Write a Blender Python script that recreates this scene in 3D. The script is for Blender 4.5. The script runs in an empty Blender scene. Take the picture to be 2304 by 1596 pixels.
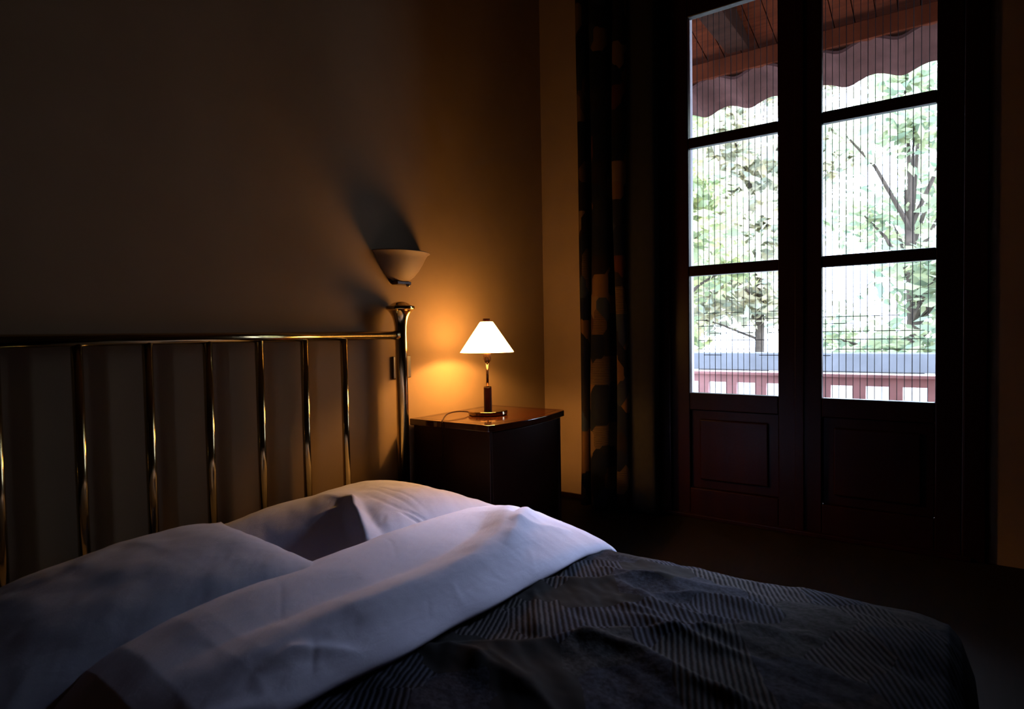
import bpy, bmesh, math, random
import numpy as np
from mathutils import Vector, Matrix, noise as mnoise
PI = math.pi
S = bpy.context.scene
COL = S.collection

# ------------------------------------------------------------------ camera
F_PX = 1400.0
yaw, pitch, roll = math.radians(35.2), math.radians(1.9), 0.0165
fw = Vector((-math.sin(yaw)*math.cos(pitch), math.cos(yaw)*math.cos(pitch), -math.sin(pitch)))
right = Vector((math.cos(yaw), math.sin(yaw), 0.0)); up = right.cross(fw)
R = math.cos(roll)*right - math.sin(roll)*up
U = math.cos(roll)*up + math.sin(roll)*right
cam_data = bpy.data.cameras.new('camera')
cam = bpy.data.objects.new('camera', cam_data); COL.objects.link(cam)
rot = Matrix((R, U, -fw)).transposed()
cam.matrix_world = Matrix.Translation((2.10, 0.0, 1.02)) @ rot.to_4x4()
cam_data.sensor_width = 36.0
cam_data.lens = 36.0*F_PX/2304.0
cam_data.clip_start = 0.02
cam_data.dof.use_dof = True
cam_data.dof.focus_distance = 2.95
cam_data.dof.aperture_fstop = 4.5
S.camera = cam

# ------------------------------------------------------------------ world, exposure
SKY = 17.0
GLOW = 720.0           # bright patch added to the sky, high outside the door, to light the sheet
GLOW_DIR = (math.sin(math.radians(10))*math.cos(math.radians(35)), math.cos(math.radians(10))*math.cos(math.radians(35)), math.sin(math.radians(35)))
W = bpy.data.worlds.new('sky'); S.world = W; W.use_nodes = True
wn = W.node_tree; bgn = wn.nodes['Background']
tc = wn.nodes.new('ShaderNodeTexCoord'); sep = wn.nodes.new('ShaderNodeSeparateXYZ')
rmp = wn.nodes.new('ShaderNodeValToRGB')
rmp.color_ramp.elements[0].position = 0.45; rmp.color_ramp.elements[0].color = (0.50, 0.58, 0.80, 1)
rmp.color_ramp.elements[1].position = 0.9; rmp.color_ramp.elements[1].color = (0.62, 0.74, 1.0, 1)
mp = wn.nodes.new('ShaderNodeMapRange'); mp.inputs['From Min'].default_value = -1
wn.links.new(tc.outputs['Generated'], sep.inputs[0]); wn.links.new(sep.outputs['Z'], mp.inputs['Value'])
wn.links.new(mp.outputs[0], rmp.inputs[0]); wn.links.new(rmp.outputs[0], bgn.inputs['Color'])
dt = wn.nodes.new('ShaderNodeVectorMath'); dt.operation = 'DOT_PRODUCT'; dt.inputs[1].default_value = GLOW_DIR
wn.links.new(tc.outputs['Generated'], dt.inputs[0])
def wmath(op, a, b_, c_=None):
    q = wn.nodes.new('ShaderNodeMath'); q.operation = op
    for i_, v_ in enumerate((a, b_, c_)):
        if v_ is None: continue
        if isinstance(v_, (int, float)): q.inputs[i_].default_value = v_
        else: wn.links.new(v_, q.inputs[i_])
    return q.outputs[0]
e_ = wmath('EXPONENT', wmath('DIVIDE', wmath('SUBTRACT', dt.outputs['Value'], 1.0), 0.0048), None)
wn.links.new(wmath('MULTIPLY_ADD', e_, GLOW, SKY), bgn.inputs['Strength'])
LAMP_SHADE = 44.0     # glow of the lamp shade
LAMP_BULB = 3200.0     # glow of the bulb inside it
LAMP_COL = (1.0, 0.47, 0.115)
S.view_settings.view_transform = 'Standard'
S.view_settings.look = 'None'
S.view_settings.exposure = 0.0
S.view_settings.gamma = 1.0
S.view_settings.use_curve_mapping = False
S.cycles.use_denoising = True
S.cycles.max_bounces = 10
S.cycles.diffuse_bounces = 5
S.cycles.transparent_max_bounces = 24
S.cycles.sample_clamp_indirect = 4.0
S.cycles.blur_glossy = 0.5
S.cycles.caustics_reflective = False
S.cycles.caustics_refractive = False
# daylight portal in the door opening (guides the sampling of the sky, gives no light itself)
pl = bpy.data.lights.new('daylight_portal', 'AREA'); pl.shape = 'RECTANGLE'; pl.size = 1.16; pl.size_y = 2.75
pl.cycles.is_portal = True
po = bpy.data.objects.new('daylight_portal', pl); COL.objects.link(po)
po.location = (1.49, 3.56, 1.62); po.rotation_euler = (math.radians(-90), 0, 0)

# ------------------------------------------------------------------ materials
def mat(name):
    m = bpy.data.materials.new(name); m.use_nodes = True
    nt = m.node_tree; b = nt.nodes['Principled BSDF']
    return m, nt, b
def N(nt, t, **kw):
    n = nt.nodes.new('ShaderNode'+t)
    for k, v in kw.items():
        if k in n.inputs: n.inputs[k].default_value = v
        else: setattr(n, k, v)
    return n
def bump(nt, b, h, strength, dist):
    bp = N(nt, 'Bump'); bp.inputs['Strength'].default_value = strength; bp.inputs['Distance'].default_value = dist
    nt.links.new(h, bp.inputs['Height']); nt.links.new(bp.outputs[0], b.inputs['Normal']); return bp
def simple(name, col, rough=0.5, metal=0.0, noise_scale=None, var=0.1, bmp=0.0, coat=0.0, stretch=(1,1,1), spec=0.5):
    m, nt, b = mat(name)
    b.inputs['Roughness'].default_value = rough; b.inputs['Metallic'].default_value = metal
    b.inputs['Coat Weight'].default_value = coat; b.inputs['Coat Roughness'].default_value = 0.08
    b.inputs['Specular IOR Level'].default_value = spec
    t = N(nt, 'TexCoord'); mpg = N(nt, 'Mapping'); mpg.inputs['Scale'].default_value = stretch
    nz = N(nt, 'TexNoise'); nz.inputs['Scale'].default_value = noise_scale or 8; nz.inputs['Detail'].default_value = 6
    nt.links.new(t.outputs['Object'], mpg.inputs[0]); nt.links.new(mpg.outputs[0], nz.inputs['Vector'])
    r = N(nt, 'ValToRGB')
    r.color_ramp.elements[0].position = .3; r.color_ramp.elements[1].position = .7
    r.color_ramp.elements[0].color = (*[c*(1-var) for c in col], 1)
    r.color_ramp.elements[1].color = (*[min(1, c*(1+var)) for c in col], 1)
    nt.links.new(nz.outputs['Fac'], r.inputs[0]); nt.links.new(r.outputs[0], b.inputs['Base Color'])
    if bmp: bump(nt, b, nz.outputs['Fac'], 1.0, bmp)
    return m
M = {}
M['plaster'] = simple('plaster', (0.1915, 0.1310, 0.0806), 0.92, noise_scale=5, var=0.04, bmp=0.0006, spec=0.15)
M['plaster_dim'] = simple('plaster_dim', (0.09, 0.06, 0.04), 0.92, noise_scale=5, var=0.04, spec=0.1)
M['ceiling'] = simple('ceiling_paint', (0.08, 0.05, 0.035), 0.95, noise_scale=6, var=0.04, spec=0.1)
M['floorwood'] = simple('floor_boards', (0.006, 0.003, 0.002), 0.7, spec=0.1, noise_scale=6, var=0.35, stretch=(14, 1, 1))
M['mahogany'] = simple('mahogany', (0.014, 0.003, 0.0016), 0.4, noise_scale=9, var=0.35, stretch=(1, 1, .12), spec=0.15)
M['mahogany_top'] = simple('mahogany_top', (0.032, 0.007, 0.002), 0.14, noise_scale=8, var=0.25, stretch=(1, .15, 1), coat=0.6)
M['inlay'] = simple('dark_inlay', (0.025, 0.008, 0.004), 0.2, noise_scale=8)
M['doorwood'] = simple('door_wood', (0.010, 0.0018, 0.0012), 0.34, noise_scale=9, var=0.3, stretch=(1, 1, .1), spec=0.12)
M['brass'] = simple('brass', (0.46, 0.36, 0.18), 0.15, metal=1.0, noise_scale=12, var=0.08)
M['lamp_brass'] = simple('lamp_brass', (0.30, 0.22, 0.13), 0.10, metal=1.0, noise_scale=12, var=0.06)
M['bronze'] = simple('dark_bronze', (0.06, 0.03, 0.018), 0.18, metal=0.9, noise_scale=12, var=0.1)
M['lampwood'] = simple('lamp_wood', (0.007, 0.001, 0.001), 0.35, spec=0.12, noise_scale=10, var=0.3, stretch=(1, 1, .2))
M['cord'] = simple('brown_cord', (0.012, 0.003, 0.002), 0.6, noise_scale=20, spec=0.05)
M['switch'] = simple('switch_plastic', (0.02, 0.012, 0.009), 0.4, noise_scale=20)
M['darkmetal'] = simple('dark_metal', (0.03, 0.02, 0.015), 0.3, metal=0.8, noise_scale=20)
M['mattress'] = simple('mattress_ticking', (0.55, 0.55, 0.60), 0.9, noise_scale=60, var=0.04)
M['wire'] = simple('screen_wire', (0.02, 0.02, 0.022), 0.5, metal=0.3, noise_scale=20)
M['whitepaint'] = simple('white_paint', (0.62, 0.60, 0.66), 0.7, noise_scale=10, var=0.03)
M['eave'] = simple('eave_boards', (0.0836, 0.0188, 0.0072), 0.85, spec=0.05, noise_scale=5, var=0.3, stretch=(1, 8, 1))
M['beam'] = simple('eave_beam', (0.0306, 0.0120, 0.0076), 0.85, spec=0.05, noise_scale=5, var=0.3, stretch=(1, 6, 1))
M['tile'] = simple('roof_tile', (0.0821, 0.0388, 0.0342), 0.85, spec=0.05, noise_scale=9, var=0.2)
M['railwood'] = simple('rail_wood', (0.4680, 0.2340, 0.2232), 0.6, noise_scale=9, var=0.15)  # paled to imitate the glare of the bright outdoors
M['deck'] = simple('veranda_deck', (0.1000, 0.0600, 0.0400), 0.8, noise_scale=9, var=0.2, stretch=(8, 1, 1))
M['ground'] = simple('pale_ground', (0.2366, 0.2366, 0.2028), 0.95, noise_scale=3, var=0.15)
M['concrete'] = simple('grey_concrete', (0.0966, 0.1021, 0.1104), 0.9, noise_scale=4, var=0.15)
M['limewash'] = simple('limewash', (0.62, 0.62, 0.60), 0.95, noise_scale=4, var=0.05)
M['bark'] = simple('bark', (0.08, 0.06, 0.045), 0.9, noise_scale=10, var=0.3)

# translucent leaves
def leafmat(name, c):
    m, nt, b = mat(name)
    b.inputs['Base Color'].default_value = (*c, 1); b.inputs['Roughness'].default_value = .6
    oi = N(nt, 'NewGeometry'); r = N(nt, 'ValToRGB')
    r.color_ramp.elements[0].color = (c[0]*.7, c[1]*.75, c[2]*.8, 1); r.color_ramp.elements[1].color = (c[0]*1.5, c[1]*1.25, c[2]*1.1, 1)
    nt.links.new(oi.outputs['Random Per Island'], r.inputs[0]); nt.links.new(r.outputs[0], b.inputs['Base Color'])
    tr = N(nt, 'BsdfTranslucent'); nt.links.new(r.outputs[0], tr.inputs['Color'])
    mx = N(nt, 'MixShader'); mx.inputs[0].default_value = .65
    nt.links.new(b.outputs[0], mx.inputs[1]); nt.links.new(tr.outputs[0], mx.inputs[2])
    nt.links.new(mx.outputs[0], nt.nodes['Material Output'].inputs['Surface']); return m
M['leaf'] = leafmat('leaf_green', (0.38, 0.45, 0.25))
M['leaf2'] = leafmat('leaf_green_dark', (0.34, 0.42, 0.28))
M['leaf_pale'] = leafmat('leaf_pale', (0.5491, 0.5834, 0.4633))  # whitened to imitate overexposed leaves on the added back row

# thin window glass: see-through with a mirror reflection
m, nt, b = mat('window_glass'); nt.nodes.remove(b)
fr = N(nt, 'Fresnel'); fr.inputs['IOR'].default_value = 1.45
tr = N(nt, 'BsdfTransparent'); tr.inputs['Color'].default_value = (.95, .96, .96, 1)
gl = N(nt, 'BsdfGlossy'); gl.inputs['Roughness'].default_value = .02
mx = N(nt, 'MixShader'); nt.links.new(fr.outputs[0], mx.inputs[0]); nt.links.new(tr.outputs[0], mx.inputs[1]); nt.links.new(gl.outputs[0], mx.inputs[2])
nt.links.new(mx.outputs[0], nt.nodes['Material Output'].inputs['Surface']); M['glass'] = m

# glowing opal glass shade, bulb
m, nt, b = mat('opal_shade')
b.inputs['Base Color'].default_value = (.8, .76, .68, 1); b.inputs['Roughness'].default_value = .25
b.inputs['Emission Color'].default_value = (*LAMP_COL, 1); b.inputs['Emission Strength'].default_value = LAMP_SHADE
M['shade'] = m
m, nt, b = mat('bulb'); b.inputs['Base Color'].default_value = (.8, .8, .8, 1)
b.inputs['Emission Color'].default_value = (*LAMP_COL, 1); b.inputs['Emission Strength'].default_value = LAMP_BULB
M['bulb'] = m
# unlit alabaster sconce
m = simple('alabaster', (0.12, 0.078, 0.048), 0.7, noise_scale=7, var=0.07); M['alabaster'] = m

# cotton
def cotton(name, col, scale=260, bscale=.0002):
    m, nt, b = mat(name); b.inputs['Roughness'].default_value = .85; b.inputs['Specular IOR Level'].default_value = .2
    b.inputs['Sheen Weight'].default_value = .15
    b.inputs['Base Color'].default_value = (*col, 1)
    t = N(nt, 'TexCoord'); nz = N(nt, 'TexNoise'); nz.inputs['Scale'].default_value = scale; nz.inputs['Detail'].default_value = 3
    nz2 = N(nt, 'TexNoise'); nz2.inputs['Scale'].default_value = 22; nz2.inputs['Detail'].default_value = 4; nz2.inputs['Distortion'].default_value = .6
    mp_ = N(nt, 'Mapping'); mp_.inputs['Scale'].default_value = (1.6, .6, 1); mp_.inputs['Rotation'].default_value = (0, 0, .5)
    nt.links.new(t.outputs['Object'], nz.inputs['Vector']); nt.links.new(t.outputs['Object'], mp_.inputs[0]); nt.links.new(mp_.outputs[0], nz2.inputs['Vector'])
    ad = N(nt, 'Math', operation='MULTIPLY_ADD'); ad.inputs[1].default_value = 9.0
    nt.links.new(nz2.outputs['Fac'], ad.inputs[0]); nt.links.new(nz.outputs['Fac'], ad.inputs[2])
    bump(nt, b, ad.outputs[0], 1.0, bscale)
    return m
M['pillow'] = cotton('pillow_cotton', (0.43, 0.45, 0.62))
M['sheet'] = cotton('sheet_cotton', (0.64, 0.63, 0.83))

# dark patchwork quilt with stitched ribs
m, nt, b = mat('quilt'); b.inputs['Roughness'].default_value = .9; b.inputs['Specular IOR Level'].default_value = .04
t = N(nt, 'TexCoord')
def mapped(rz, sc=(1, 1, 1), loc=(0, 0, 0)):
    q = N(nt, 'Mapping'); q.inputs['Rotation'].default_value = (0, 0, rz); q.inputs['Scale'].default_value = sc; q.inputs['Location'].default_value = loc
    nt.links.new(t.outputs['Object'], q.inputs[0]); return q
cellmap = mapped(math.radians(-35), (1, 1.0, 0.0), (.13, .31, 0))
vo = N(nt, 'TexVoronoi'); vo.distance = 'CHEBYCHEV'; vo.voronoi_dimensions = '2D'; vo.inputs['Scale'].default_value = 6.5; vo.inputs['Randomness'].default_value = .75
nt.links.new(cellmap.outputs[0], vo.inputs['Vector'])
vc = N(nt, 'SeparateColor'); nt.links.new(vo.outputs['Color'], vc.inputs[0])
def wave(rz, scale, dist=1.2):
    q = mapped(rz); w_ = N(nt, 'TexWave'); w_.wave_type = 'BANDS'; w_.bands_direction = 'X'; w_.wave_profile = 'SIN'
    w_.inputs['Scale'].default_value = scale; w_.inputs['Distortion'].default_value = dist; w_.inputs['Detail'].default_value = 2; w_.inputs['Detail Scale'].default_value = 3
    nt.links.new(q.outputs[0], w_.inputs['Vector']); return w_
wa = wave(math.radians(-35), 24, .9); wb = wave(math.radians(-22), 26, 1.0)
cr = N(nt, 'TexNoise'); cr.inputs['Scale'].default_value = 95; cr.inputs['Detail'].default_value = 3
nt.links.new(t.outputs['Object'], cr.inputs['Vector'])
def step(src, th):
    q = N(nt, 'Math', operation='GREATER_THAN'); q.inputs[1].default_value = th; nt.links.new(src, q.inputs[0]); return q
def mixf(fac, a, b_):
    q = N(nt, 'Mix'); q.data_type = 'FLOAT'; nt.links.new(fac, q.inputs[0]); nt.links.new(a, q.inputs[2]); nt.links.new(b_, q.inputs[3]); return q.outputs[0]
h = mixf(step(vc.outputs[0], .42).outputs[0], wa.outputs['Fac'], wb.outputs['Fac'])
h = mixf(step(vc.outputs[1], .66).outputs[0], h, cr.outputs['Fac'])
half = N(nt, 'Value'); half.outputs[0].default_value = .62
h = mixf(step(vc.outputs[2], .80).outputs[0], h, half.outputs[0])
rc = N(nt, 'ValToRGB'); rc.color_ramp.elements[0].position = .15; rc.color_ramp.elements[1].position = .85
rc.color_ramp.elements[0].color = (.004, .004, .006, 1); rc.color_ramp.elements[1].color = (.045, .044, .049, 1)
nt.links.new(h, rc.inputs[0])
tint = N(nt, 'ValToRGB'); tint.color_ramp.interpolation = 'CONSTANT'
els = tint.color_ramp.elements; els[0].color = (.80, .88, 1.15, 1); els[1].position = .3; els[1].color = (1, 1, 1, 1)
e_ = els.new(.55); e_.color = (1.15, 1.1, 1.15, 1); e_ = els.new(.8); e_.color = (.5, .5, .5, 1)
nt.links.new(vc.outputs[2], tint.inputs[0])
mm = N(nt, 'Mix'); mm.data_type = 'RGBA'; mm.blend_type = 'MULTIPLY'; mm.inputs[0].default_value = 1
nt.links.new(rc.outputs[0], mm.inputs[6]); nt.links.new(tint.outputs[0], mm.inputs[7]); nt.links.new(mm.outputs[2], b.inputs['Base Color'])
bump(nt, b, h, 1.0, .0014); M['quilt'] = m

# patterned curtain (blocks of ochre, rust, grey and navy), drawn on the cloth's own UV
m, nt, b = mat('curtain'); b.inputs['Roughness'].default_value = .9; b.inputs['Specular IOR Level'].default_value = .1
t = N(nt, 'TexCoord')
def mapuv(sc):
    q = N(nt, 'Mapping'); q.inputs['Scale'].default_value = sc; nt.links.new(t.outputs['UV'], q.inputs[0]); return q
q = mapuv((11, 8, 1)); vo = N(nt, 'TexVoronoi'); vo.distance = 'CHEBYCHEV'; vo.voronoi_dimensions = '2D'; vo.inputs['Scale'].default_value = 1; vo.inputs['Randomness'].default_value = .8
nt.links.new(q.outputs[0], vo.inputs['Vector']); vc = N(nt, 'SeparateColor'); nt.links.new(vo.outputs['Color'], vc.inputs[0])
r = N(nt, 'ValToRGB'); r.color_ramp.interpolation = 'CONSTANT'; els = r.color_ramp.elements
cols = [(0, (.0015, .002, .005)), (.24, (.004, .002, .0015)), (.42, (.055, .026, .010)), (.56, (.002, .0025, .005)), (.70, (.03, .008, .003)), (.80, (.06, .034, .016)), (.88, (.010, .012, .018))]
els[0].color = (*cols[0][1], 1); els[1].position = cols[1][0]; els[1].color = (*cols[1][1], 1)
for p_, c_ in cols[2:]:
    e_ = els.new(p_); e_.color = (*c_, 1)
nt.links.new(vc.outputs[0], r.inputs[0])
q = mapuv((7, 60, 1)); wv = N(nt, 'TexWave'); wv.bands_direction = 'Y'; wv.inputs['Scale'].default_value = 1; wv.inputs['Distortion'].default_value = 3; nt.links.new(q.outputs[0], wv.inputs['Vector'])
g1 = step(vc.outputs[1], .62); g2 = step(wv.outputs['Fac'], .55); ml = N(nt, 'Math', operation='MULTIPLY'); nt.links.new(g1.outputs[0], ml.inputs[0]); nt.links.new(g2.outputs[0], ml.inputs[1])
mm = N(nt, 'Mix'); mm.data_type = 'RGBA'; nt.links.new(ml.outputs[0], mm.inputs[0]); nt.links.new(r.outputs[0], mm.inputs[6]); mm.inputs[7].default_value = (.006, .005, .006, 1)
nt.links.new(mm.outputs[2], b.inputs['Base Color']); M['curtain'] = m
M['curtain_lining'] = simple('curtain_lining', (0.010, 0.009, 0.008), 0.95, noise_scale=30, var=.1, spec=.1)

# ------------------------------------------------------------------ mesh helpers
def link(name, bm, material, parent=None, smooth=False, bevel=None, mats=None):
    me = bpy.data.meshes.new(name); bmesh.ops.recalc_face_normals(bm, faces=bm.faces); bm.to_mesh(me); bm.free()
    if smooth:
        for p_ in me.polygons: p_.use_smooth = True
    me.materials.append(M[material])
    for x_ in (mats or []): me.materials.append(M[x_])
    o = bpy.data.objects.new(name, me); COL.objects.link(o)
    if parent: o.parent = parent; 
    if bevel:
        md = o.modifiers.new('bevel', 'BEVEL'); md.width = bevel; md.segments = 3; md.limit_method = 'ANGLE'
    return o
def box(bm, a, b_):
    x0, y0, z0 = a; x1, y1, z1 = b_
    v = [bm.verts.new(p) for p in ((x0,y0,z0),(x1,y0,z0),(x1,y1,z0),(x0,y1,z0),(x0,y0,z1),(x1,y0,z1),(x1,y1,z1),(x0,y1,z1))]
    for f in ((0,3,2,1),(4,5,6,7),(0,1,5,4),(1,2,6,5),(2,3,7,6),(3,0,4,7)): bm.faces.new([v[i] for i in f])
def boxes(*ab):
    bm = bmesh.new()
    for a, b_ in ab: box(bm, a, b_)
    return bm
def lathe(prof, center=(0, 0, 0), n=48, cap=True):
    bm = bmesh.new(); rings = []
    cx, cy, cz = center
    for r_, z_ in prof:
        rings.append([bm.verts.new((cx+r_*math.cos(2*PI*k/n), cy+r_*math.sin(2*PI*k/n), cz+z_)) for k in range(n)])
    for a, b_ in zip(rings, rings[1:]):
        for k in range(n): bm.faces.new((a[k], a[(k+1)%n], b_[(k+1)%n], b_[k]))
    if cap: bm.faces.new(rings[0][::-1]); bm.faces.new(rings[-1])
    return bm
def tube(bm, pts, r_, n=12):
    pts = [Vector(p) for p in pts]; rings = []
    for i, p in enumerate(pts):
        d = (pts[min(i+1, len(pts)-1)]-pts[max(i-1, 0)]).normalized()
        a = d.cross(Vector((0.13, 0.21, 1)) if abs(d.z) < .9 else Vector((1, .1, 0))).normalized(); b_ = d.cross(a)
        rr = r_[i] if isinstance(r_, (list, tuple)) else r_
        rings.append([bm.verts.new(p+a*rr*math.cos(2*PI*k/n)+b_*rr*math.sin(2*PI*k/n)) for k in range(n)])
    for a, b_ in zip(rings, rings[1:]):
        for k in range(n): bm.faces.new((a[k], a[(k+1)%n], b_[(k+1)%n], b_[k]))
    bm.faces.new(rings[0][::-1]); bm.faces.new(rings[-1]); return bm
def tag(o, label=None, cat=None, group=None, kind=None):
    if label: o['label'] = label
    if cat: o['category'] = cat
    if group: o['group'] = group
    if kind: o['kind'] = kind
    return o
def empty(name, loc=(0, 0, 0)):
    o = bpy.data.objects.new(name, None); COL.objects.link(o); o.location = loc; o.empty_display_size = .1; return o
def ch(name, bm, material, root, **kw):
    """part built in world coordinates, parented to a root that stands elsewhere"""
    bmesh.ops.translate(bm, verts=bm.verts, vec=-root.matrix_basis.translation if root.parent is None else -Vector(root['_w']))
    return link(name, bm, material, root, **kw)
def sub(part):
    part['_w'] = tuple(part.parent.matrix_basis.translation); return part
def smoothpath(pts, k=8):
    pts = [Vector(p) for p in pts]; out = []
    for i in range(len(pts)-1):
        p0, p1, p2, p3 = pts[max(i-1,0)], pts[i], pts[i+1], pts[min(i+2, len(pts)-1)]
        for j in range(k):
            t_ = j/k
            out.append(.5*((2*p1)+(-p0+p2)*t_+(2*p0-5*p1+4*p2-p3)*t_*t_+(-p0+3*p1-3*p2+p3)*t_**3))
    out.append(pts[-1]); return out

# ------------------------------------------------------------------ the room
YB = 3.33; H = 3.2; XE = 4.2; YS = -2.5; T = .17
def struct(name, bm, m_, label, **kw): return tag(link(name, bm, m_, **kw), label, kind='structure')
struct('floor', boxes(((-.2, YS-.2, -.1), (XE+.2, YB+T, 0))), 'floorwood', 'dark wooden floor of the bedroom')
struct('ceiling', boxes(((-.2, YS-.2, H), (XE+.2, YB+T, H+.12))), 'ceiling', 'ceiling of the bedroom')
struct('wall_headboard', boxes(((-.2, YS, 0), (0, YB+T, H))), 'plaster', 'beige plaster wall behind the brass headboard')
DX0, DX1, DZ1 = .80, 2.18, 2.90   # door opening
struct('wall_door', boxes(((0, YB, 0), (DX0, YB+T, H)), ((DX1, YB, 0), (XE, YB+T, H)), ((DX0, YB, DZ1), (DX1, YB+T, H))), 'plaster', 'beige wall holding the curtain and the glazed door')
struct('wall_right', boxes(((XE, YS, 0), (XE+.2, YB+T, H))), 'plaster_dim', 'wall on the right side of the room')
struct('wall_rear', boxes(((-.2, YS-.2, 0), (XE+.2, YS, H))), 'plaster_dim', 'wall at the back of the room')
struct('baseboard_headboard', boxes(((.0, YS, 0), (.014, YB, .07))), 'doorwood', 'low dark skirting along the headboard wall')
struct('baseboard_door', boxes(((.014, YB-.014, 0), (DX0-.06, YB, .03))), 'doorwood', 'low dark skirting along the door wall')

# glazed double door
door = tag(empty('door_1', (1.49, YB, 0)), 'dark wooden balcony door with three stacked glass panes per leaf', kind='structure')
jy0, jy1 = YB-.02, YB+.11
ch('door_frame', boxes(((DX0-.05, jy0, 0), (DX0+.035, jy1, DZ1)), ((DX1-.035, jy0, 0), (DX1+.05, jy1, DZ1)), ((DX0-.05, jy0, DZ1-.035), (DX1+.05, jy1, DZ1+.05))), 'doorwood', door, bevel=.006)
PZ = [(.683, 1.317), (1.372, 2.005), (2.06, 2.70)]
def leaf(x0, x1, gx0, gx1):
    y0, y1 = YB-.0, YB+.045
    lf = ch('door_leaf', boxes(((x0, y0, .01), (gx0, y1, 2.864)), ((gx1, y0, .01), (x1, y1, 2.864)), ((gx0, y0, 2.70), (gx1, y1, 2.862)),
         ((gx0, y0, .59), (gx1, y1, .683)), ((gx0, y0, .01), (gx1, y1, .16)), ((gx0, y0+.022, .16), (gx1, y1-.004, .59))), 'doorwood', door, bevel=.005); sub(lf)
    for z0, z1 in ((1.317, 1.372), (2.005, 2.06)):
        ch('glazing_bar', boxes(((gx0, y0+.006, z0), (gx1, y1, z1))), 'doorwood', lf, bevel=.005)
    ch('raised_panel', boxes(((gx0+.05, y0+.008, .21), (gx1-.05, y0+.024, .54))), 'doorwood', lf, bevel=.008)
    for z0, z1 in PZ:
        ch('glass_pane', boxes(((gx0-.004, y0+.028, z0-.004), (gx1+.004, y0+.032, z1+.004))), 'glass', lf)
leaf(.836, 1.489, .935, 1.39)
leaf(1.490, 2.144, 1.589, 2.045)
ch('astragal', boxes(((1.470, YB-.012, .02), (1.510, YB+.002, 2.85))), 'doorwood', door, bevel=.003)
ch('threshold', boxes(((DX0, YB-.03, 0), (DX1, YB+.12, .022))), 'doorwood', door, bevel=.004)
# white outer reveal of the opening
struct('trim_1', boxes(((.862, YB+.115, 0), (.897, YB+.175, DZ1)), ((2.09, YB+.115, 0), (2.14, YB+.175, DZ1)), ((.862, YB+.115, DZ1-.10), (2.14, YB+.175, DZ1))), 'whitepaint', 'white outer reveal round the balcony door')

# ------------------------------------------------------------------ wire screen outside the door
scr = tag(empty('wire_screen', (1.49, 3.53, 0)), 'fine wire screen stretched outside the glass of the balcony door', 'wire screen')
ch('screen_frame', boxes(((.80, 3.515, 0), (.888, 3.545, 2.95)), ((2.10, 3.515, 0), (2.18, 3.545, 2.95)), ((.88, 3.515, 2.86), (2.10, 3.545, 2.95)), ((.88, 3.515, 0), (2.10, 3.545, .06))), 'whitepaint', scr)
x_ = .9205; k = 0
while x_ < 2.09:
    ch('vertical_wire', tube(bmesh.new(), [(x_, 3.53, .06), (x_, 3.53, 2.86)], .0016 if k % 3 else .0020, 6), 'wire', scr); x_ += .0312; k += 1
for z_, sp in ((1.118, [(.95, 1.04), (1.07, 1.165), (1.3, 1.5)]), (1.080, [(.905, .97), (1.2, 1.36), (1.5, 1.9)]), (1.045, [(.92, 1.05), (1.16, 1.25), (1.4, 1.7)]), (1.005, [(.985, 1.08), (1.14, 1.22), (1.3, 2.0)]),
               (.965, [(.92, 1.06), (1.08, 1.3), (1.45, 2.0)]), (.915, [(.92, .985), (1.0, 1.2), (1.35, 2.0)]), (.882, [(.95, 1.05), (1.25, 1.6)]), (.80, [(.92, 1.3), (1.5, 2.0)]), (1.36, [(1.05, 1.2), (1.5, 1.8)])):
    for a, b_ in sp:
        ch('horizontal_wire', tube(bmesh.new(), [(a, 3.53, z_), (b_, 3.53, z_)], .0019, 6), 'wire', scr)

# ------------------------------------------------------------------ outside
struct('veranda_floor', boxes(((-4, YB+T, -.15), (7, 4.75, -.02))), 'deck', 'floor of the veranda outside the door')
struct('ground', boxes(((-40, 4.75, -.9), (30, 45, -.8))), 'ground', 'pale bright ground beyond the veranda')
roof = tag(empty('veranda_roof', (1.0, 4.6, 2.9)), 'brown wooden veranda eave with a tiled edge above the balcony door', 'roof')
bm = bmesh.new()
for i in range(60):
    a = -2.5+i*.12
    vs = [bm.verts.new(p) for p in ((a, 3.5, 3.30), (a+.114, 3.5, 3.30), (a+.114, 4.95, 2.96), (a, 4.95, 2.96), (a, 3.5, 3.33), (a+.114, 3.5, 3.33), (a+.114, 4.95, 2.99), (a, 4.95, 2.99))]
    for f in ((0,3,2,1),(4,5,6,7),(0,1,5,4),(1,2,6,5),(2,3,7,6),(3,0,4,7)): bm.faces.new([vs[q] for q in f])
ch('soffit_boards', bm, 'eave', roof)
ch('roof_deck', (lambda bm: (bm.faces.new([bm.verts.new(p) for p in ((-2.6, 3.45, 3.36), (4.8, 3.45, 3.36), (4.8, 4.97, 3.0), (-2.6, 4.97, 3.0))]), bm)[1])(bmesh.new()), 'eave', roof)
for rx in (-1.6, -.4, .79, 1.98, 3.2):
    ch('rafter', boxes(((rx, 3.5, 2.985), (rx+.15, 4.58, 3.12))), 'beam', roof, bevel=.004)
ch('eave_beam', boxes(((-2.5, 4.58, 2.85), (4.7, 4.68, 2.97))), 'eave', roof, bevel=.005)
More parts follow.
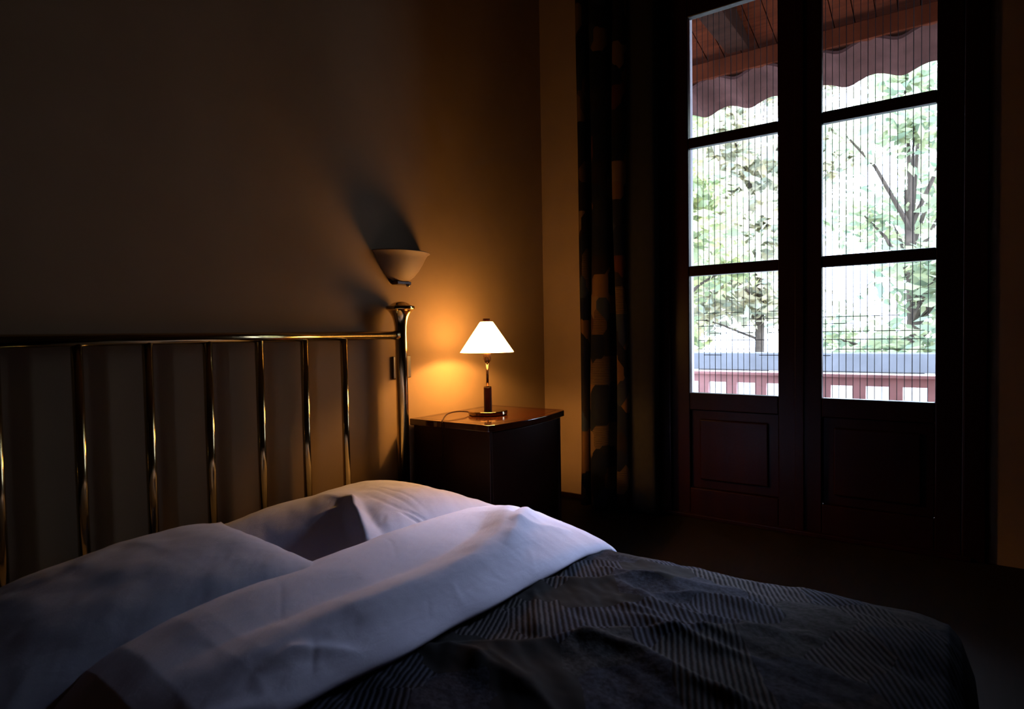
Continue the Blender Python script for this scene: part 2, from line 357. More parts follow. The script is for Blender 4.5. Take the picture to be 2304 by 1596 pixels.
for i in range(22):
    a = -2.4+i*.33; bm = bmesh.new(); n_ = 14; rings = []
    for yy, dz in ((4.60, .045), (5.0, -.045)):
        ring = []
        for j in range(n_+1):
            t_ = j/n_; xx = a+.33*t_
            zz = 2.80 + dz + (.030*math.sin(PI*t_/.62) if t_ < .62 else -.020*math.sin(PI*(t_-.62)/.38))
            ring.append((xx, yy, zz))
        rings.append(ring)
    top = [[bm.verts.new(p) for p in r_] for r_ in rings]; bot = [[bm.verts.new((p[0], p[1], p[2]-.02)) for p in r_] for r_ in rings]
    for j in range(n_):
        bm.faces.new((top[0][j], top[0][j+1], top[1][j+1], top[1][j])); bm.faces.new((bot[0][j], bot[1][j], bot[1][j+1], bot[0][j+1]))
        bm.faces.new((top[1][j], top[1][j+1], bot[1][j+1], bot[1][j])); bm.faces.new((top[0][j], bot[0][j], bot[0][j+1], top[0][j+1]))
    ch('roof_tile', bm, 'tile', roof, smooth=False)
rl = tag(empty('veranda_railing', (1.0, 4.6, 0)), 'red-brown wooden railing of the veranda seen through the lowest pane', 'railing')
ch('top_rail', boxes(((-3, 4.55, .70), (6, 4.66, .722))), 'railwood', rl, bevel=.004)
ch('rail_board', boxes(((-3, 4.58, .645), (6, 4.615, .70))), 'railwood', rl)
ch('bottom_rail', boxes(((-3, 4.575, .02), (6, 4.62, .07))), 'railwood', rl)
for i in range(40):
    a = .563 + (i-17)*.203
    ch('baluster', boxes(((a, 4.58, .07), (a+.075, 4.615, .645))), 'railwood', rl)
for px_ in (-2.9, 2.85, 5.9): ch('post', boxes(((px_, 4.56, -.02), (px_+.1, 4.66, 2.85))), 'railwood', rl)
gw = tag(empty('garden_wall', (-.5, 8.6, -.8)), 'low pale garden wall with a thick grey coping beyond the railing', 'wall')
ch('wall_body', boxes(((-9, 8.5, -.8), (12, 8.7, .50))), 'limewash', gw)
ch('coping', boxes(((-9, 8.42, .50), (12, 8.78, .72))), 'concrete', gw, bevel=.01)

def tree(loc, h_, rad, nleaf, seed, m_, label):
    rnd = random.Random(seed); root = tag(empty('leafy_tree', loc), label, 'tree', 'trees beyond the veranda')
    bm = bmesh.new(); tube(bm, [(0, 0, 0), (.05, 0, h_*.35), (-.05, .05, h_*.7)], [.13, .10, .05], 8)
    blobs = []
    for i in range(22):
        th = rnd.uniform(0, 2*PI); rr = rad*math.sqrt(rnd.random()); zz = h_*rnd.uniform(.22, 1.0)
        c_ = Vector((rr*math.cos(th), rr*math.sin(th), zz)); blobs.append((c_, rnd.uniform(.40, .80)*(1 if rad < 2 else 1.4)))
        tube(bm, [(0, 0, min(zz*.7, h_*.6)), c_*.55+Vector((0, 0, zz*.35)), c_], [.04, .025, .012], 5)
    link('trunk', bm, 'bark', root)
    bm = bmesh.new()
    for i in range(nleaf):
        c_, br = rnd.choice(blobs)
        p = c_+Vector((rnd.gauss(0, br*.5), rnd.gauss(0, br*.5), rnd.gauss(0, br*.36)))
        a = Vector((rnd.gauss(0, 1), rnd.gauss(0, 1), rnd.gauss(0, .5))).normalized(); b_ = a.cross(Vector((rnd.gauss(0, 1), rnd.gauss(0, 1), rnd.gauss(0, 1)))).normalized()
        l_ = rnd.uniform(.08, .15)*(1 if rad < 2 else 1.6); w_ = l_*.4
        vs = [bm.verts.new(p+q_) for q_ in (a*-l_, b_*w_, a*l_, b_*-w_)]
        bm.faces.new(vs)
    link('foliage', bm, m_, root)
for loc, h_, rad, nl, sd, m_, lb in (
    ((-1.8, 9.9, -.8), 5.3, 1.2, 5500, 3, 'leaf', 'pale leafy tree filling the left edge of the glass panes'),
    ((1.6, 11.3, -.8), 5.6, 1.3, 5500, 5, 'leaf2', 'pale leafy tree seen between the two leaves of the balcony door'),
    ((5.0, 10.2, -.8), 5.3, 1.2, 5000, 7, 'leaf', 'pale leafy tree seen through the far door leaf'),
    ((-2.0, 17.0, -.8), 8.9, 2.4, 15000, 9, 'leaf_pale', 'added far tree, screening low sky behind the two pale ones'),  # dense back row added to keep low sky light off the wall
    ((5.4, 17.0, -.8), 8.9, 2.4, 15000, 11, 'leaf_pale', 'added leafy tree screening low sky at the right beyond the railing'),
    ((-9.4, 16.0, -.8), 8.4, 2.2, 11000, 13, 'leaf_pale', 'added leafy tree screening low sky far to the left beyond the garden wall')):
    tree(loc, h_, rad, nl, sd, m_, lb)

# ------------------------------------------------------------------ curtain
ctr = [(.354, 3.21), (.360, 3.155), (.385, 3.135), (.404, 3.18), (.400, 3.27), (.422, 3.295), (.434, 3.20), (.444, 3.14), (.485, 3.115), (.530, 3.155), (.545, 3.26), (.566, 3.29), (.576, 3.20),
       (.590, 3.14), (.628, 3.150), (.655, 3.20), (.690, 3.205), (.74, 3.195), (.785, 3.20), (.80, 3.235)]
path = smoothpath([(a, b_, 0) for a, b_ in ctr], 7)
arc = [0]
for a, b_ in zip(path, path[1:]): arc.append(arc[-1]+(b_-a).length)
bm = bmesh.new(); uvl = bm.loops.layers.uv.new('UVMap'); NZ = 60; grid = []
for j in range(NZ+1):
    z_ = .02+(3.17-.02)*j/NZ; row = []
    for i, p in enumerate(path):
        s_ = arc[i]; wob = .010*math.sin(z_*1.7+s_*9)+.006*math.sin(z_*3.1+s_*21)
        flare = 1+.05*max(0, 1-z_)
        row.append(bm.verts.new(((p.x-.575)*flare+.575+wob*.5-.012*max(0, 1-z_), 3.22+(p.y-3.22)*(.85+.12*math.sin(z_*.9))+wob*.5, z_)))
    grid.append(row)
for j in range(NZ):
    for i in range(len(path)-1):
        f = bm.faces.new((grid[j][i], grid[j][i+1], grid[j+1][i+1], grid[j+1][i]))
        for l_, (a, b_) in zip(f.loops, ((i, j), (i+1, j), (i+1, j+1), (i, j+1))): l_[uvl].uv = (arc[a], .02+3.15*b_/NZ)
        if i >= 14*7+4: f.material_index = 1
cu = link('curtain', bm, 'curtain', smooth=True, mats=['curtain_lining'])
md = cu.modifiers.new('thick', 'SOLIDIFY'); md.thickness = .003
tag(cu, 'dark patterned floor-length curtain hanging in folds beside the balcony door', 'curtain')

# ------------------------------------------------------------------ bed frame
PX = .075; PY1, PY0 = 2.005, .215
bed = tag(empty('brass_bed', (1.1, 1.11, 0)), 'brass bed frame with a railed headboard against the beige wall', 'bed')
prof = [(.0275, 0), (.0275, 1.03), (.0285, 1.06), (.032, 1.085), (.038, 1.105), (.046, 1.120), (.054, 1.131), (.059, 1.136), (.064, 1.138), (.0655, 1.141), (.0655, 1.150), (.063, 1.153), (.052, 1.155), (.047, 1.157), (.040, 1.163), (.028, 1.169), (.014, 1.173), (.001, 1.174)]
for py in (PY1, PY0):
    ch('headboard_post', lathe(prof, (PX, py, 0), 64), 'brass', bed, smooth=True)
hr = ch('headboard_rail', tube(bmesh.new(), [(PX, PY0, 1.022), (PX, PY1, 1.022)], .0185, 32), 'brass', bed, smooth=True); sub(hr)
for py, sg in ((PY1, -1), (PY0, 1)):
    ch('rail_collar', tube(bmesh.new(), [(PX, py+sg*.024, 1.022), (PX, py+sg*.040, 1.022)], .0205, 32), 'brass', hr, smooth=False)
for i in range(7):
    yy = 1.68-.19*i
    ch('headboard_bar', tube(bmesh.new(), [(PX, yy, .20), (PX, yy, 1.012)], .0150, 28), 'brass', bed, smooth=True)
ch('lower_rail', tube(bmesh.new(), [(PX, PY0, .20), (PX, PY1, .20)], .0150, 24), 'brass', bed, smooth=True)
for yy in (.36, 1.83):
    ch('side_rail', boxes(((PX, yy-.012, .10), (2.13, yy+.012, .16))), 'darkmetal', bed, bevel=.004)
for a_, b_ in (((PX-.01, PY0, .11), (PX+.015, PY1, .15)), ((2.11, .35, .11), (2.13, 1.84, .15))): ch('cross_rail', boxes((a_, b_)), 'darkmetal', bed)
ch('slat_base', boxes(((.10, .37, .118), (2.11, 1.82, .14))), 'darkmetal', bed)
for yy in (.40, 1.79): ch('foot_leg', lathe([(.02, 0), (.02, .12)], (2.08, yy, 0), 20), 'darkmetal', bed)
mt = link('mattress', boxes(((.115, .38, .141), (2.09, 1.82, .300))), 'mattress', bevel=.035)
tag(mt, 'pale mattress lying on the brass bed beneath the bedding', 'mattress')

# ------------------------------------------------------------------ bedding
def interp(x, xs, ys): return np.interp(x, xs, ys)
def segdist(X, Y, pts):
    """distance to a polyline, signed (+ to its left), and the 0..1 position along it"""
    best = np.full(X.shape, 1e9); sg = np.zeros(X.shape); tt = np.zeros(X.shape); n_ = len(pts)-1
    for i in range(n_):
        ax, ay = pts[i]; bx, by = pts[i+1]; dx, dy = bx-ax, by-ay; L2 = dx*dx+dy*dy
        t_ = np.clip(((X-ax)*dx+(Y-ay)*dy)/L2, 0, 1); d = np.hypot(X-ax-t_*dx, Y-ay-t_*dy)
        s_ = np.sign(dx*(Y-ay)-dy*(X-ax)); k_ = d < best
        best = np.where(k_, d, best); sg = np.where(k_, s_, sg); tt = np.where(k_, (i+t_)/n_, tt)
    return best, sg, tt
def ridge(X, Y, pts, amp, wl, wr, taper=.25):
    d, s_, t_ = segdist(X, Y, pts)
    w_ = np.where(s_ > 0, wl, wr)
    prof_ = np.exp(-(d/w_)**1.5)
    tp = np.clip(np.minimum(t_, 1-t_)/taper, 0, 1)
    if taper <= 0: tp = 1
    return amp*prof_*(.15+.85*tp)
def fbm(X, Y, sx, sy, ang, seed, octv=3):
    c_, s_ = math.cos(ang), math.sin(ang); out = np.zeros(X.shape)
    it = np.nditer(X, flags=['multi_index'])
    for _ in it:
        i = it.multi_index; x, y = X[i], Y[i]
        out[i] = mnoise.fractal(Vector(((c_*x+s_*y)*sx, (-s_*x+c_*y)*sy, seed)), .9, 2.0, octv)
    return out
def gridmesh(name, P, material, parent=None, thick=0, sub=0):
    n0, n1 = P.shape[:2]; me = bpy.data.meshes.new(name)
    idx = np.arange(n0*n1).reshape(n0, n1)
    f = np.stack([idx[:-1, :-1], idx[1:, :-1], idx[1:, 1:], idx[:-1, 1:]], -1).reshape(-1, 4)
    me.from_pydata(P.reshape(-1, 3).tolist(), [], f.tolist()); me.materials.append(M[material])
    for p_ in me.polygons: p_.use_smooth = True
    o = bpy.data.objects.new(name, me); COL.objects.link(o)
    if parent: o.parent = parent
    if thick:
        md = o.modifiers.new('thick', 'SOLIDIFY'); md.thickness = thick; md.offset = -1
    return o
def side(Y, z0):
    """height lost towards the two long sides of the bed"""
    ys = [1.50, 1.60, 1.70, 1.76, 1.81, 1.85, 1.88, 1.895, 1.905]; dz = [0, .004, .017, .034, .062, .105, .165, .215, .265]
    a = np.interp(Y, ys, dz); b_ = np.interp(2.22-Y, ys, dz); return np.maximum(a, b_)

# quilt
n0, n1 = 230, 330
u = np.linspace(0, 1, n0); v = np.linspace(0, 1, n1)
xs = np.interp(u, [0, .9, .965, 1], [.80, 2.10, 2.15, 2.165])
xdrop = np.interp(u, [0, .86, .9, .93, .965, 1], [0, 0, .01, .04, .12, .25])
yv = np.interp(v, [0, .07, .12, .88, .93, 1], [.315, .335, .40, 1.82, 1.885, 1.905])
yd = np.interp(v, [0, .07], [1, 0]) * .0
X, Y = np.meshgrid(xs, yv, indexing='ij')
drp = side(Y, 0)
hem = np.interp(v, [0, .07, .93, 1], [.04, 0, 0, .04])[None, :]
Z = .365 - drp - xdrop[:, None] - hem - .020*np.clip((1.35-Y)/.75, 0, 1.2)**1.5 - .026*np.clip((1.16-Y)/.35, 0, 1)*np.clip((X-1.28)/.3, 0, 1)
amp = np.clip(1-(drp+xdrop[:, None])*6, .15, 1)
n_a = fbm(X, Y, 3.2, 7.5, -.35, 4.2); n_b = fbm(X, Y, 10, 24, -.75, 9.1); n_c = fbm(X, Y, 26, 40, -.6, 2.1, 2)
Z = Z + amp*(.009*n_a + .0028*n_b + .0008*n_c)
RQ = [([(1.11, .87), (1.158, .916), (1.194, .953), (1.235, .977), (1.292, .981), (1.349, .967), (1.45, .95)], .010, .010, .04),
      ([(1.20, .97), (1.252, 1.0), (1.302, 1.028), (1.362, 1.074), (1.451, 1.166), (1.518, 1.224), (1.616, 1.285), (1.743, 1.385), (1.9, 1.47)], .013, .008, .045),
      ([(1.19, 1.27), (1.213, 1.315), (1.25, 1.387), (1.329, 1.438), (1.391, 1.496), (1.415, 1.526), (1.524, 1.564), (1.66, 1.60)], .014, .012, .04),
      ([(1.29, 1.545), (1.329, 1.542), (1.436, 1.536), (1.602, 1.573)], .010, .012, .03),
      ([(1.38, 1.46), (1.412, 1.451), (1.533, 1.389), (1.623, 1.378), (1.738, 1.402), (1.88, 1.42)], .012, .012, .035),
      ([(1.45, 1.40), (1.511, 1.444), (1.599, 1.513), (1.707, 1.523), (1.85, 1.54)], .012, .010, .030),
      ([(1.40, 1.17), (1.472, 1.167), (1.593, 1.169), (1.709, 1.128), (1.812, 1.113), (1.95, 1.10)], .013, .014, .04),
      ([(1.22, 1.326), (1.28, 1.25), (1.337, 1.165), (1.387, 1.088)], .009, .016, .02),
      ([(1.30, 1.02), (1.328, .995), (1.435, .966), (1.547, .911), (1.7, .88)], .012, .016, .04),
      ([(1.45, 1.30), (1.56, 1.30), (1.68, 1.27), (1.85, 1.27)], .010, .012, .03),
      ([(1.20, .72), (1.28, .70), (1.40, .72), (1.55, .70)], .010, .02, .05),
      ([(1.40, 1.36), (1.50, 1.34), (1.62, 1.32), (1.75, 1.33)], .008, .010, .022)]
for pts, a_, wl, wr in RQ:
    Z = Z + amp*ridge(X, Y, pts, a_, wl, wr)
Z = np.where(X < 1.2, np.minimum(Z, .372-drp), Z)
ql = gridmesh('patchwork_quilt', np.stack([X, Y, Z], -1), 'quilt', thick=.012)
tag(ql, 'dark charcoal patchwork quilt with stitched ribs spread over the bed', 'quilt')

# turned-back sheet: a puffy band across the bed
cx = np.array([1.205, 1.225, 1.226, 1.215, 1.195, 1.16, 1.12, 1.07, 1.01, .95, .88, .82, .775, .748, .738, .745, .765, .80])
cz = np.array([.368, .374, .383, .395, .406, .418, .430, .441, .450, .456, .457, .453, .444, .430, .410, .385, .362, .345])
cp = smoothpath([(a, b_, 0) for a, b_ in zip(cx, cz)], 9)
pxs = np.array([p.x for p in cp]); pzs = np.array([p.y for p in cp]); n1 = 420
v = np.linspace(0, 1, n1)
yv = np.interp(v, [0, .05, .95, 1], [.300, .335, 1.885, 1.918])
hemz = np.interp(v, [0, .05, .95, 1], [.05, 0, 0, .05])
X = np.repeat(pxs[:, None], n1, 1); Zb = np.repeat(pzs[:, None], n1, 1); Y = np.repeat(yv[None, :], len(pxs), 0)
edge_w = .006*np.sin(Y*9+.5)+.004*np.sin(Y*23)
ew = np.clip((X-1.15)/.1, 0, 1)+np.clip((.84-X)/.08, 0, 1)*.6
ewx = ew*edge_w
# the band thins and drops with the bed's sides
drp = side(Y-.01, 0)
shr = np.clip(1-(np.clip(Y-1.55, 0, 1))*.9, 0.35, 1); shr = np.minimum(shr, np.clip(1-(np.clip(.67-Y, 0, 1))*.9, .35, 1))
Z = .376+(Zb-.376)*np.where(Zb > .376, shr, 1)-drp-hemz[None, :]
nrm = np.clip((Zb-.385)/.04, 0, 1)
amp = nrm*np.clip(1-drp*7, .1, 1)
RS = [([(.900, 1.72), (.93, 1.64), (1.0, 1.52), (1.075, 1.38), (1.115, 1.22), (1.115, 1.06), (1.110, .915), (1.10, .783), (1.10, .60)], .026, .070, .055),
      ([(.90, 1.55), (.97, 1.42), (1.01, 1.22), (1.01, 1.0), (1.0, .75), (.99, .5)], -.015, .04, .07),
      ([(.962, 1.72), (.99, 1.64), (1.045, 1.53), (1.095, 1.43), (1.13, 1.33)], .018, .028, .026),
      ([(.925, 1.74), (.955, 1.63), (1.00, 1.55)], -.014, .012, .014),
      ([(1.13, 1.68), (1.09, 1.56), (1.05, 1.46)], .010, .03, .025),
      ([(.80, 1.45), (.84, 1.20), (.86, .95), (.87, .6)], .006, .05, .05),
      ([(.836, 1.18), (.87, 1.17), (.902, 1.149), (.962, 1.099)], -.0012, .004, .006),
      ([(1.135, .754), (1.212, .704)], -.0022, .006, .008),
      ([(.866, .838), (1.007, .755)], -.0010, .004, .006),
      ([(1.155, 1.405), (1.244, 1.311)], .002, .008, .012),
      ([(1.145, .643), (1.134, .706), (1.179, .773), (1.209, .813)], .006, .012, .02),
      ([(1.16, .52), (1.20, .58), (1.22, .64)], .008, .014, .02),
      ([(1.10, .48), (1.16, .50)], -.004, .02, .02),
      ([(1.16, 1.02), (1.21, .98)], -.0015, .006, .01), ([(1.15, 1.10), (1.22, 1.08)], .0015, .008, .012)]
for pts, a_, wl, wr in RS: Z = Z+amp*ridge(X, Y, pts, a_, wl, wr, .2)
d_, _, _ = segdist(X, Y, [(1.015, 1.72), (1.03, 1.55), (1.075, 1.42)])
n_a = fbm(X, Y, 4.5, 3.0, .1, 3.3); n_b = fbm(X, Y, 16, 9, .35, 7.7)
near = np.clip((X-1.08)/.12, 0, 1)*np.clip((1.1-Y)/.4, 0, 1)
Z = Z+amp*(.006*n_a+.0012*n_b+.004*near*n_b+.0028*np.clip((X-1.10)/.10, 0, 1)*np.clip(.35+fbm(X, Y, 2, 3.5, .3, 8.8, 2), 0, 1)*fbm(X, Y, 9, 24, .45, 5.5, 3))
low = np.clip((1.35-Y)/.75, 0, 1.2)**1.5
sh = gridmesh('folded_sheet', np.stack([X+ewx-.092*low*np.clip((X-.76)/.45, 0, 1)-.004*np.clip((Y-1.35)/.3, 0, 1)*np.clip((X-1.0)/.2, 0, 1), Y, Z-.016*low*np.clip((X-.78)/.35, 0, 1)-.012*np.clip((Y-1.45)/.2, 0, 1)*np.clip((X-.95)/.15, 0, 1)], -1), 'sheet', thick=.003)
tag(sh, 'white cotton sheet turned back in a broad band over the dark quilt', 'sheet')

# fitted bottom sheet over the mattress head
ys_ = np.linspace(0, 1, 120); xs_ = np.linspace(.11, .86, 60)
yv = np.interp(ys_, [0, .06, .10, .90, .94, 1], [.366, .366, .39, 1.81, 1.834, 1.834])
zv = np.interp(ys_, [0, .06, .10, .90, .94, 1], [.15, .28, .305, .305, .28, .15])
X, Y = np.meshgrid(xs_, yv, indexing='ij'); Z = np.repeat(zv[None, :], 60, 0)+.0005*np.sin(X*40)
tag(gridmesh('bottom_sheet', np.stack([X, Y, Z], -1), 'sheet', thick=.001), 'white bottom sheet on the mattress under the pillows', 'sheet')

def pillow(name, c, hx, hy, th, rz, tilt, ridges, seed, label, bulge=(0, 0), valley=None):
    nu, nv = 150, 190; parts = []
    a = np.linspace(-1, 1, nu); b_ = np.linspace(-1, 1, nv)
    a = np.sign(a)*(1-(1-np.abs(a))**1.6); b_ = np.sign(b_)*(1-(1-np.abs(b_))**1.6)
    A, B = np.meshgrid(a, b_, indexing='ij')
    px_ = A*hx*(1-.07*(1-np.abs(B)**2)*0-.05*np.abs(B)**3*0 + .03*(np.abs(A*B))**2 - .03*(1-B**2)*np.abs(A)**3)
    py_ = B*hy*(1 + .03*(np.abs(A*B))**2 - .04*(1-A**2)*np.abs(B)**3)
    prof_ = (np.clip(1-np.abs(A)**2.4, 0, 1)**.62)*(np.clip(1-np.abs(B)**2.6, 0, 1)**.62)
    n_ = fbm(px_, py_, 5, 4, .4, seed); nb = fbm(px_, py_, 20, 7, .9, seed+5, 3)
    edgef = np.clip(1-prof_*1.1, 0, 1)
    skew = 1+bulge[0]*A+bulge[1]*B
    top = th*prof_*skew*.62+prof_*(.010*n_)+.004*nb*(edgef+.12)*np.clip(prof_*4, 0, 1)
    for pts, am, wl, wr in ridges: top = top+ridge(px_, py_, pts, am, wl, wr, .3)*np.clip(prof_*3, 0, 1)
    if valley is not None: top = top - valley(px_, py_)*np.clip(prof_*2.2, 0, 1)
    bot = -th*prof_*.27; top = np.maximum(top, bot+.012*prof_)
    nrows = nu*nv
    me = bpy.data.meshes.new(name); P = np.concatenate([np.stack([px_, py_, top], -1).reshape(-1, 3), np.stack([px_, py_, bot], -1).reshape(-1, 3)])
    idx = np.arange(nrows).reshape(nu, nv)
    f = np.stack([idx[:-1, :-1], idx[1:, :-1], idx[1:, 1:], idx[:-1, 1:]], -1).reshape(-1, 4)
    me.from_pydata(P.tolist(), [], np.concatenate([f, (f+nrows)[:, ::-1]]).tolist())
    bm = bmesh.new(); bm.from_mesh(me); bmesh.ops.remove_doubles(bm, verts=bm.verts, dist=1e-5); bm.to_mesh(me); bm.free()
    for p_ in me.polygons: p_.use_smooth = True
    me.materials.append(M['pillow']); o = bpy.data.objects.new(name, me); COL.objects.link(o)
    o.location = c; o.rotation_euler = (tilt[0], tilt[1], rz)
    return tag(o, label, 'pillow', 'bed pillows')
# wrinkle lines are in the pillow's own coordinates (x down the bed, y across it)
R1 = [([(-.02, .0), (.02, -.02), (.06, -.045), (.11, -.085), (.18, -.125), (.26, -.17)], .024, .019, .016),
      ([(.08, -.015), (.14, -.055), (.21, -.09), (.28, -.12)], -.010, .022, .020),
      
      
      
      ([(.03, -.06), (-.01, -.10), (-.03, -.17)], .004, .010, .012), ([(.05, -.10), (.02, -.15), (.01, -.22)], -.003, .010, .012), ([(.16, -.06), (.19, -.10), (.21, -.13)], -.003, .006, .008), ([(.19, -.03), (.22, -.07)], -.003, .005, .006),
      ([(-.05, .16), (.10, .14), (.24, .12)], -.0025, .005, .006),
      ([(-.02, .12), (.12, .09), (.26, .08)], -.0025, .005, .006),
      ([(.02, .05), (.14, .03), (.26, .05)], -.003, .006, .008),
      ([(.20, .02), (.28, .05)], -.006, .006, .006), ([(.20, .05), (.28, .08)], -.005, .005, .006)]
def sst(t_): t_ = np.clip(t_, 0, 1); return t_*t_*(3-2*t_)
def valley(x, y):
    yr = np.interp(x, [0, .06, .11, .18, .26], [-.01, -.045, -.085, -.125, -.17])   # where the ridge runs
    return (.032*sst((yr-y-.004)/.05)*sst((x+.0)/.20) + .150*np.clip((yr-y-.02)/.36, 0, 1)**.85)*sst((x+.20)/.24)
pillow('pillow', (.405, 1.42, .358), .325, .475, .178, math.radians(2), (0, math.radians(1)), R1, 1.7,
       'white pillow nearest the brass post, beside the bedside table', bulge=(-.06, .02), valley=valley)
pillow('pillow', (.490, .625, .382), .335, .405, .185, math.radians(-6), (math.radians(7), 0), [([(-.2, .1), (.2, .15)], .003, .03, .03)], 6.3,
       'white pillow at the left with only a bright corner showing past the sheet', bulge=(.05, .1))

# ------------------------------------------------------------------ bedside table
NX0, NX1, NY0, NY1 = .022, .508, 2.100, 2.735
ns = tag(empty('bedside_table', (.25, 2.42, 0)), 'dark mahogany bedside table with a bowed front beneath the lit lamp', 'bedside table')
def bow(y, x1, b_):
    t_ = (y-NY0)/(NY1-NY0); return x1 + b_*math.sin(PI*t_)
def plan(x0, x1, y0, y1, b_, rad=.02):
    pts = [(x0, y1), (x0, y0)]
    for i in range(25):
        yy = y0+(y1-y0)*i/24; t_ = (yy-NY0)/(NY1-NY0); r_ = 0
        e = min(yy-y0, y1-yy)
        xx = bow(yy, x1, b_) - (rad-math.sqrt(max(0, rad*rad-(rad-e)**2)) if e < rad else 0)
        pts.append((xx, yy))
    return pts
def slab(pts, z0, z1):
    bm = bmesh.new(); lo = [bm.verts.new((a, b_, z0)) for a, b_ in pts]; hi = [bm.verts.new((a, b_, z1)) for a, b_ in pts]
    n_ = len(pts); bm.faces.new(lo[::-1]); bm.faces.new(hi)
    for i in range(n_): bm.faces.new((lo[i], lo[(i+1)%n_], hi[(i+1)%n_], hi[i]))
    return bm
ch('table_top', slab(plan(NX0, NX1-.008, NY0, NY1, .038, .012), .600, .630), 'mahogany_top', ns, bevel=.004)
# thin dark inlay line on the top
inl = plan(NX0+.035, NX1-.045, NY0+.035, NY1-.035, .036, .004); bm = bmesh.new(); inn = [(a+(.25-a)*.012, b_+(2.42-b_)*.012) for a, b_ in inl]
o1 = [bm.verts.new((a, b_, .6304)) for a, b_ in inl]; o2 = [bm.verts.new((a, b_, .6304)) for a, b_ in inn]
for i in range(len(inl)): bm.faces.new((o1[i], o1[(i+1)%len(inl)], o2[(i+1)%len(inl)], o2[i]))
ch('inlay_line', bm, 'inlay', ns)
bx0, bx1, by0, by1 = .030, .480, 2.120, 2.715
ch('side_panel', boxes(((bx0, by0, .05), (bx1-.0, by0+.02, .600))), 'mahogany', ns, bevel=.003)
ch('side_panel', boxes(((bx0, by1-.02, .05), (bx1-.0, by1, .600))), 'mahogany', ns, bevel=.003)
ch('back_panel', boxes(((bx0, by0+.02, .05), (bx0+.012, by1-.02, .600))), 'mahogany', ns)
ch('base_panel', boxes(((bx0+.012, by0+.02, .05), (bx1-.02, by1-.02, .07))), 'mahogany', ns)
ch('plinth', boxes(((bx0+.01, by0+.012, 0), (bx1-.02, by1-.012, .05))), 'mahogany', ns)
def bowed(y0, y1, z0, z1, x1, b_, th):
    pts = [(bow(y0+(y1-y0)*i/20, x1, b_), y0+(y1-y0)*i/20) for i in range(21)]
    pts += [(a-th, b2) for a, b2 in pts[::-1]]; return slab(pts, z0, z1)
ch('cabinet_door', bowed(by0+.022, by1-.022,   .075, .592, .470, .034, .02), 'mahogany', ns, bevel=.003)

# ------------------------------------------------------------------ table lamp
LX, LY, LZ = .263, 2.394, .630
lamp = tag(empty('table_lamp', (LX, LY, LZ)), 'lit table lamp with a white cone shade on the bedside table', 'lamp')
ch('base', lathe([(.088, 0), (.094, .002), (.0955, .006), (.0955, .016), (.094, .0195), (.090, .021), (.03, .022), (.001, .022)], (LX, LY, LZ+.0008), 72), 'lamp_brass', lamp, smooth=False, bevel=.001)
ch('wooden_stem', lathe([(.0185, 0), (.0195, .002), (.0195, .109), (.0185, .111)], (LX, LY, LZ+.0225), 40), 'lampwood', lamp, smooth=False, bevel=.001)
ch('stem_cap', lathe([(.0185, 0), (.0185, .003), (.012, .0045)], (LX, LY, LZ+.1337), 40), 'lamp_brass', lamp)
ch('pole', lathe([(.0062, 0), (.0062, .118)], (LX, LY, LZ+.1375), 24), 'bronze', lamp, smooth=True)
ch('socket', lathe([(.007, 0), (.012, .004), (.0165, .012), (.0190, .022), (.0195, .034), (.0190, .060), (.0180, .068), (.012, .070)], (LX, LY, LZ+.250), 40), 'bronze', lamp, smooth=True)
sh_ = bmesh.new(); RB, RT, HZ = .1295, .0315, .1475; z0 = .933
ch('bulb', lathe([(.006, 0), (.008, .004), (.011, .010), (.0125, .017), (.0115, .024), (.007, .030), (.001, .032)], (LX, LY, .966), 24), 'bulb', lamp, smooth=True)
n_ = 96
prof_o = [(RB, z0), (RB-.0012, z0+.003), (RT+.002, z0+HZ-.004), (RT-.002, z0+HZ)]
prof_i = [(RT-.006, z0+HZ-.001), (RT-.003, z0+HZ-.006), (RB-.006, z0+.004), (RB-.003, z0+.0003)]
rings = []
for r_, z_ in prof_o+prof_i: rings.append([sh_.verts.new((LX+r_*math.cos(2*PI*k/n_), LY+r_*math.sin(2*PI*k/n_), z_)) for k in range(n_)])
for i in range(len(rings)):
    a, b_ = rings[i], rings[(i+1) % len(rings)]
    for k in range(n_): sh_.faces.new((a[k], a[(k+1)%n_], b_[(k+1)%n_], b_[k]))
shade = sub(ch('lamp_shade', sh_, 'shade', lamp, smooth=False))
ch('shade_holder', boxes(((LX-.029, LY-.0015, z0+HZ-.004), (LX+.029, LY+.0015, z0+HZ)), ((LX-.0015, LY-.029, z0+HZ-.004), (LX+.0015, LY+.029, z0+HZ)), ((LX-.0012, LY-.0012, 1.0), (LX+.0012, LY+.0012, z0+HZ))), 'lamp_brass', shade)
ch('finial', lathe([(.0165, 0), (.0175, .001), (.0175, .013), (.0165, .0145)], (LX, LY, z0+HZ+.0005), 32), 'lampwood', shade)
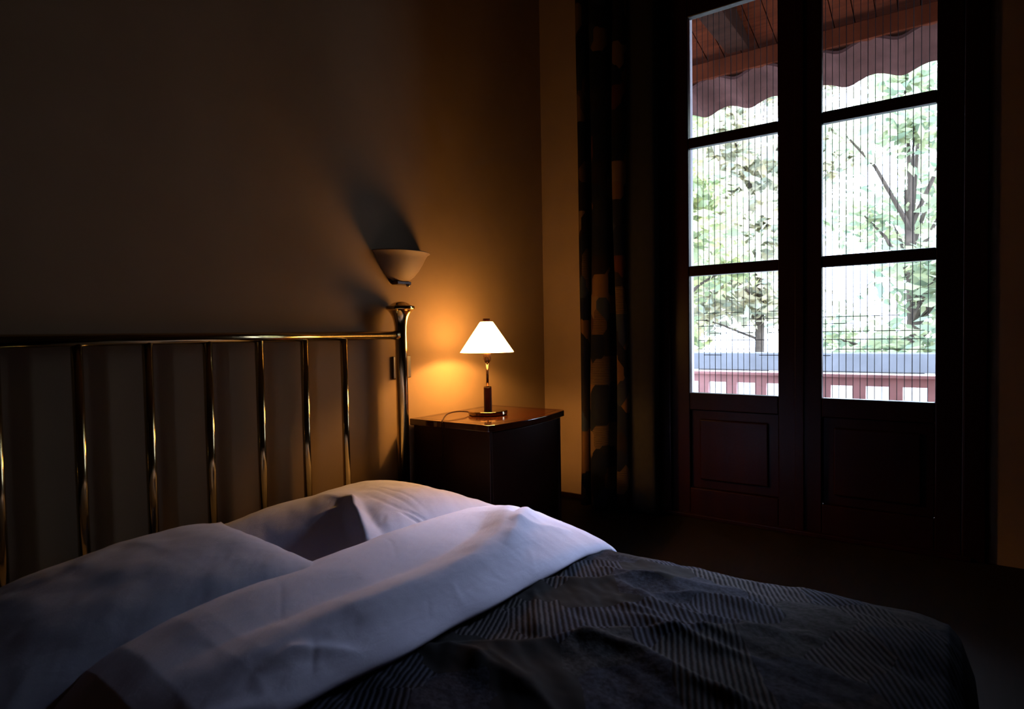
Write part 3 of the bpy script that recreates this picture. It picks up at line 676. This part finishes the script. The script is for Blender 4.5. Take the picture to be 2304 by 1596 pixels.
ch('cord', tube(bmesh.new(), smoothpath([(LX-.088, LY-.02, .636), (.172, 2.33, .646), (.155, 2.285, .650), (.16, 2.22, .648), (.185, 2.165, .641), (.215, 2.120, .635), (.228, 2.098, .629), (.232, 2.092, .60), (.232, 2.096, .50), (.20, 2.10, .35), (.15, 2.102, .15), (.08, 2.1, .02)], 8), .0030, 10), 'cord', lamp, smooth=True)

# ------------------------------------------------------------------ wall sconce and switch
sc_ = tag(empty('wall_sconce', (0, 2.07, 1.26)), 'unlit alabaster half-bowl sconce on the wall above the bed post', 'wall lamp')
prof_ = [(.030, 1.268), (.052, 1.275), (.078, 1.293), (.103, 1.320), (.123, 1.350), (.137, 1.375), (.148, 1.392), (.160, 1.399), (.163, 1.402)]
def halfbowl(prof_, off, rev=False):
    return [[( .004+ (r_-off)*.80*math.sin(PI*k/40), 2.07-(r_-off)*math.cos(PI*k/40), z_) for k in range(41)] for r_, z_ in prof_]
bm = bmesh.new(); A_ = [[bm.verts.new(p) for p in rr] for rr in halfbowl(prof_, 0)]; B_ = [[bm.verts.new((p[0], p[1], p[2]+.003)) for p in rr] for rr in halfbowl(prof_, .006)]
for G in (A_, B_):
    for a, b_ in zip(G, G[1:]):
        for k in range(40): bm.faces.new((a[k], a[k+1], b_[k+1], b_[k]))
for k in range(40):
    bm.faces.new((A_[-1][k], A_[-1][k+1], B_[-1][k+1], B_[-1][k]))
bm.faces.new(A_[0][::-1])
ch('bowl', bm, 'alabaster', sc_, smooth=True)
br_ = ch('bracket', boxes(((.002, 2.025, 1.255), (.040, 2.115, 1.271))), 'darkmetal', sc_, bevel=.003); sub(br_)
ch('bracket_knob', lathe([(.006, 0), (.009, .003), (.009, .010), (.006, .013)], (.040, 2.092, 1.246), 20), 'lamp_brass', br_, smooth=True)
ch('wall_plate', boxes(((.0, 2.01, 1.27), (.008, 2.13, 1.36))), 'darkmetal', sc_)
sw = tag(empty('wall_switch', (0, 2.072, .872)), 'dark switch plate on the wall behind the bed post', 'switch')
pt_ = sub(ch('plate', boxes(((0, 2.015, .822), (.012, 2.130, .925))), 'switch', sw, bevel=.004))
ch('rocker', boxes(((.010, 2.04, .845), (.017, 2.105, .902))), 'switch', pt_, bevel=.002)
for o in bpy.data.objects:
    if '_w' in o: del o['_w']
